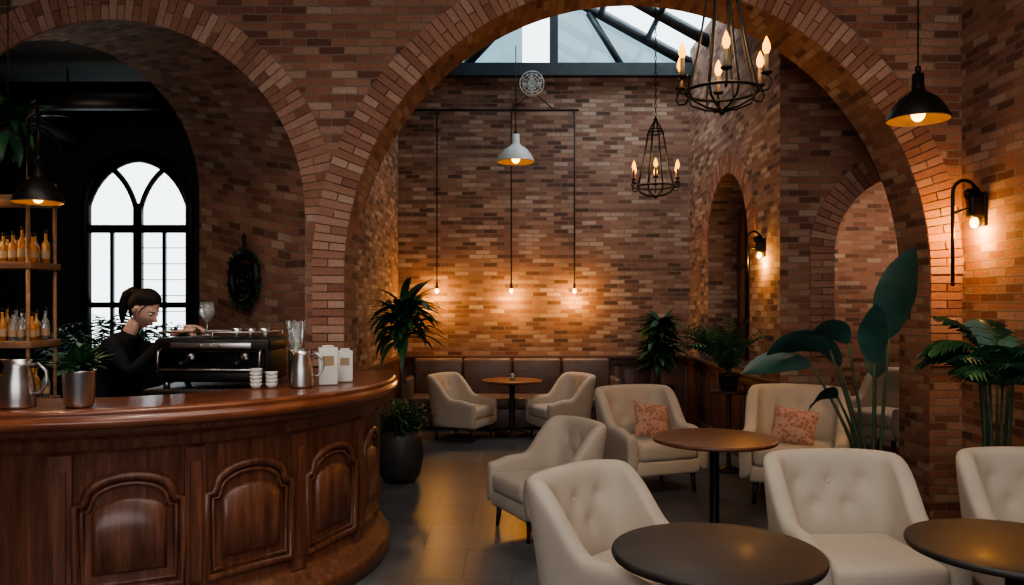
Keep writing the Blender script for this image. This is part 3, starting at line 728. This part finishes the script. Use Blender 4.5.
b.tube([(.12*math.cos(a),.12*math.sin(a),0) for a in [2*pi*i/20 for i in range(20)]],.016,0,6,True)
b.tube([(.06*math.cos(a),.06*math.sin(a),0) for a in [2*pi*i/20 for i in range(20)]],.014,0,6,True)
for k in range(8): a=2*pi*k/8; b.tube([(0,0,0),(.21*math.cos(a),.21*math.sin(a),0)],.011,0,5)
for k in range(110):
    a=random.uniform(0,2*pi); blade(b,(.21*math.cos(a),.21*math.sin(a),0),a+random.uniform(-1,1),.08,.03,random.uniform(.0,.8),.4,1,4)
b.tube([(-.22,0,0),(-.30,0,0),(-.35,.03,0),(-.38,0,0),(-.35,-.03,0),(-.30,0,0)],.011,0,6)
b.obj('iron_wreath',[M_IRON,M_LFD])
b=B()
for x,y in ((-5.6,8.4),(-4.9,9.8),(-4.0,9.5)): b.cyl((x,y,4.33),.05,.03,1,16)
b.obj('downlights',[M_IRON,M_BULBS])

# ------------------------------------------------------------------ barista
per=empty('barista',(0,0,0))
def skinobj(name,vs,es,rad,mat,parent,root=0,sub=2):
    me=bpy.data.meshes.new(name); me.from_pydata(vs,es,[]); me.materials.append(mat)
    o=bpy.data.objects.new(name,me); col.objects.link(o); o.parent=parent
    sk=o.modifiers.new('skin','SKIN'); sk.use_smooth_shade=True
    if not me.skin_vertices: me.skin_vertices.new()
    for i,r in enumerate(rad):
        d=me.skin_vertices[0].data[i]; d.radius=r if isinstance(r,tuple) else (r,r); d.use_root=(i==root)
    s=o.modifiers.new('sub','SUBSURF'); s.levels=sub; s.render_levels=sub
    return o
py=5.20; px=-2.64
v=[(px-.03,py,.98),(px-.005,py,1.12),(px+.04,py,1.28),(px+.095,py,1.42),(px+.145,py,1.505),
   (px+.11,py-.16,1.445),(px+.26,py-.23,1.27),(px+.46,py-.10,1.50),
   (px+.11,py+.16,1.445),(px+.28,py+.20,1.31),(px+.48,py+.07,1.53),
   (px-.04,py-.09,.90),(px-.01,py-.10,.50),(px-.05,py-.10,.10),(px+.09,py-.11,.04),
   (px-.04,py+.09,.90),(px-.01,py+.10,.50),(px-.05,py+.10,.10),(px+.09,py+.11,.04)]
e=[(0,1),(1,2),(2,3),(3,4),(3,5),(5,6),(6,7),(3,8),(8,9),(9,10),(0,11),(11,12),(12,13),(13,14),(0,15),(15,16),(16,17),(17,18)]
r=[.135,.108,.118,.12,.055,.062,.048,.030,.062,.048,.030,.092,.062,.045,.035,.092,.062,.045,.035]
skinobj('clothed_body',v,e,r,M_BLK,per)
skinobj('neck',[(px+.125,py,1.47),(px+.17,py,1.55),(px+.21,py,1.62)],[(0,1),(1,2)],[.052,.046,.05],M_SKIN,per)
H=Matrix.Translation((px+.25,py,1.68))@Matrix.Rotation(math.radians(-14),4,'Z')@Matrix.Rotation(math.radians(34),4,'Y')
b=B(); b.M=H
seg,rings=72,56; vs=[]
def headpt(t,a,grow=0):
    x=math.sin(t)*math.cos(a); y=math.sin(t)*math.sin(a); z=math.cos(t)
    X=x*(.098+grow); Y=y*(.074+grow); Z=z*(.118+grow)
    if z<0:
        k=-z; Y*=1-.42*k*k; 
        if x<0: X*=1-.45*k
        X+=.018*k
    if grow==0 and x>0:
        X-=.006*math.exp(-((Z-.045)/.03)**2)
        X+=.030*math.exp(-(Y/.011)**2)*math.exp(-((Z+.020)/.017)**2)+.012*math.exp(-(Y/.010)**2)*math.exp(-((Z-.008)/.02)**2)
        for s in (-1,1):
            X-=.011*math.exp(-((Y-s*.031)/.014)**2)*math.exp(-((Z-.006)/.011)**2)
            X+=.004*math.exp(-((Y-s*.042)/.018)**2)*math.exp(-((Z+.03)/.018)**2)
        X+=.008*math.exp(-(Y/.02)**2)*math.exp(-((Z+.058)/.010)**2)+.008*math.exp(-(Y/.02)**2)*math.exp(-((Z+.098)/.016)**2)
        X+=.005*math.exp(-((Z-.028)/.01)**2)*math.exp(-(Y/.045)**2)
    return Vector((X,Y,Z))
for i in range(rings+1):
    for k in range(seg): vs.append(headpt(pi*i/rings,2*pi*k/seg))
fs=[[i*seg+k,(i+1)*seg+k,(i+1)*seg+(k+1)%seg,i*seg+(k+1)%seg] for i in range(rings) for k in range(seg)]
b.add(vs,fs,0,True)
for s in (-1,1):
    b.ball((.080,s*.031,.006),(.010,.012,.007),1,12,8); b.ball((.0885,s*.031,.003),(.004,.005,.005),2,10,6)
    b.tube([(.091,s*.021,.006),(.0925,s*.031,.0115),(.087,s*.044,.007)],.0018,3,5)
    b.tube([(.096,s*.016,.025),(.095,s*.032,.029),(.085,s*.047,.024)],[.0016,.002,.001],3,5)
    b.ball((-.004,s*.075,-.012),(.018,.008,.03),0,12,8,rot=(0,.25,0)); b.ball((-.002,s*.081,-.01),(.010,.004,.02),0,10,6,rot=(0,.25,0))
b.ball((.103,0,-.054),(.006,.019,.004),4,12,6); b.ball((.102,0,-.062),(.006,.016,.005),4,12,6)
b.obj('head',[M_SKIN,M_EYEW,M_EYED,M_HAIR,M_LIP],per)
# hair: swept back cap + low ponytail
b=B(); b.M=H; vs=[];fs=[]
def hl(p0): return p0.z-(.008+(p0.x+.02)*.66+ .012*math.exp(-(p0.y/.03)**2)*(1 if p0.x>.03 else 0))
def inhair(c0):
    if c0.z<-.088: return False
    if c0.x<-.02: return True
    return hl(c0)>0
for i in range(rings+1):
    for k in range(seg):
        a=2*pi*k/seg; p0=headpt(pi*i/rings,a,.0001) 
        d=hl(p0) if p0.x>-.02 else .05
        gr=.003+.015*max(0,min(1,d/.045))+.0012*math.sin(p0.y*420); vs.append(headpt(pi*i/rings,a,gr))
for i in range(rings):
    for k in range(seg):
        c0=(vs[i*seg+k]+vs[(i+1)*seg+(k+1)%seg])/2
        if inhair(c0): fs.append([i*seg+k,(i+1)*seg+k,(i+1)*seg+(k+1)%seg,i*seg+(k+1)%seg])
b.add(vs,fs,0,True)
b.ball((-.100,0,.04),(.034,.040,.040),0,14,10)
b.tube([(-.10,0,.05),(-.13,0,.04),(-.15,0,.0),(-.145,0,-.05),(-.12,0,-.12),(-.085,0,-.18)],[.024,.036,.040,.036,.026,.006],0,12)
for s in (-1,1): b.tube([(.045,s*.066,.048),(.035,s*.074,.02),(.03,s*.073,-.01),(.034,s*.068,-.035)],[.004,.004,.003,.001],0,6)
b.obj('hair_ponytail',[M_HAIR],per)
b=B(); b.lathe([(.060,0),(.057,.02),(.051,.025)],(px+.15,py,1.50),20,0,rot=(0,.45,0)); b.obj('collar',[M_BLK],per)
def hand(name,wr,dirv,side,downv,curl):
    d=Vector(dirv).normalized(); s=Vector(side).normalized(); dn=Vector(downv).normalized(); w=Vector(wr)
    vs=[w-d*.015,w+d*.02,w+d*.055,w+d*.085]; es=[(0,1),(1,2),(2,3)]; rr=[(.022,.022),(.028,.02),(.036,.017),(.034,.014)]
    skinobj(name+'_palm',vs,es,rr,M_SKIN,per)
    for i,(off,L) in enumerate(((-.027,.062),(-.009,.072),(.009,.068),(.026,.054))):
        p=w+d*.078+s*off; pts=[p]; a=.15
        for q,f in enumerate((.45,.32,.23)):
            a+=curl*(1 if q else .6); dd=d*math.cos(a)+dn*math.sin(a); p=p+dd*L*f*1.25; pts.append(p)
        skinobj(name+'_finger_%d'%(i+1),[tuple(x) for x in pts],[(0,1),(1,2),(2,3)],[.0095,.009,.008,.0065],M_SKIN,per)
    p=w+d*.025-s*.024; pts=[p,p-s*.022+d*.022+dn*.008,p-s*.03+d*.05+dn*.016,p-s*.028+d*.072+dn*.022]
    skinobj(name+'_thumb',[tuple(x) for x in pts],[(0,1),(1,2),(2,3)],[.012,.011,.0095,.007],M_SKIN,per)
hand('right_hand',(px+.47,py-.095,1.515),(1,.25,.30),(.2,-.9,-.3),(.2,0,-1),.45)
hand('left_hand',(px+.49,py+.065,1.55),(1,-.1,.10),(0,1,0),(0,0,-1),.4)

# ------------------------------------------------------------------ lighting
def area(name,loc,sx,sy,e,c,rot=(0,0,0),portal=False):
    l=bpy.data.lights.new(name,'AREA'); l.shape='RECTANGLE'; l.size=sx; l.size_y=sy; l.energy=e; l.color=c
    if portal: l.cycles.is_portal=True
    o=bpy.data.objects.new(name,l); col.objects.link(o); o.location=loc; o.rotation_euler=rot
area('overhead_fill_light',(.4,2.2,4.7),4.4,3.2,86,(1,.92,.83))  # unseen area lamp added overhead as soft fill for the front room
area('rear_fill_light',(-.2,-1.8,2.6),5,2.2,84,(.96,.97,1.0),(math.radians(90),0,0))  # fill added behind the camera; the rear wall has no window
area('skylight_portal',(.47,10.2,5.2),4.2,2.7,1,(1,1,1),(0,0,0),True)
area('window_portal',(-5.16,11.3,2.4),1.6,3,1,(1,1,1),(math.radians(-90),0,0),True)
l=bpy.data.lights.new('overcast_sun','SUN'); l.energy=3.2; l.angle=math.radians(70); l.color=(.93,.96,1)
o=bpy.data.objects.new('overcast_sun',l); col.objects.link(o); o.location=(0,8,9); o.rotation_euler=(math.radians(16),math.radians(-6),0)
point('side_room_light',(5.0,9.9,2.8),50,(1,.82,.64),.2)
point('shelf_light',(-3.9,5.5,2.3),8,(1,.65,.33),.05)
b=B()
for x,y in ((-1.3,3.2),(-3.0,3.6)):
    b.cyl((x,y,4.62),.05,.16,0,16); b.tube([(x,y,4.78),(x,y,4.8)],.06,0,12)
b.obj('fill_spot_housings',[M_IRON])  # housings added only to carry the two fill spots
spot('bar_fill_spot',(-1.3,3.2,4.6),95,(1,.88,.76),60,.08,to=(-2.2,5.1,1.4)); spot('bar_fill_spot',(-3.0,3.6,4.6),50,(1,.88,.76),60,.08,to=(-2.5,4.5,1.2))  # added fill spots that brighten the barista and the bar
point('lounge_fill_light',(-4.6,8.6,3.2),6,(1,.8,.6),.15)  # dim fill added to lift the dark lounge, no fixture modelled
w=bpy.data.worlds.new('World'); S.world=w; w.use_nodes=True; nt=w.node_tree
bg=nt.nodes['Background']; tc=nt.nodes.new('ShaderNodeTexCoord')
f=noise(nt,tc.outputs['Generated'],3,4)
nt.links.new(ramp(nt,f,[(.3,(.74,.82,.88)),(.7,(.95,1,1))]),bg.inputs[0]); bg.inputs[1].default_value=2.8

cam=bpy.data.cameras.new('camera'); co=bpy.data.objects.new('camera',cam); col.objects.link(co)
co.location=(0,0,1.7); co.rotation_euler=(math.radians(90),0,0); cam.lens=28.125; cam.sensor_width=36; cam.shift_y=.0122
cam.clip_end=100; S.camera=co
S.view_settings.view_transform='AgX'
S.view_settings.look='AgX - Medium High Contrast'
S.view_settings.exposure=.55
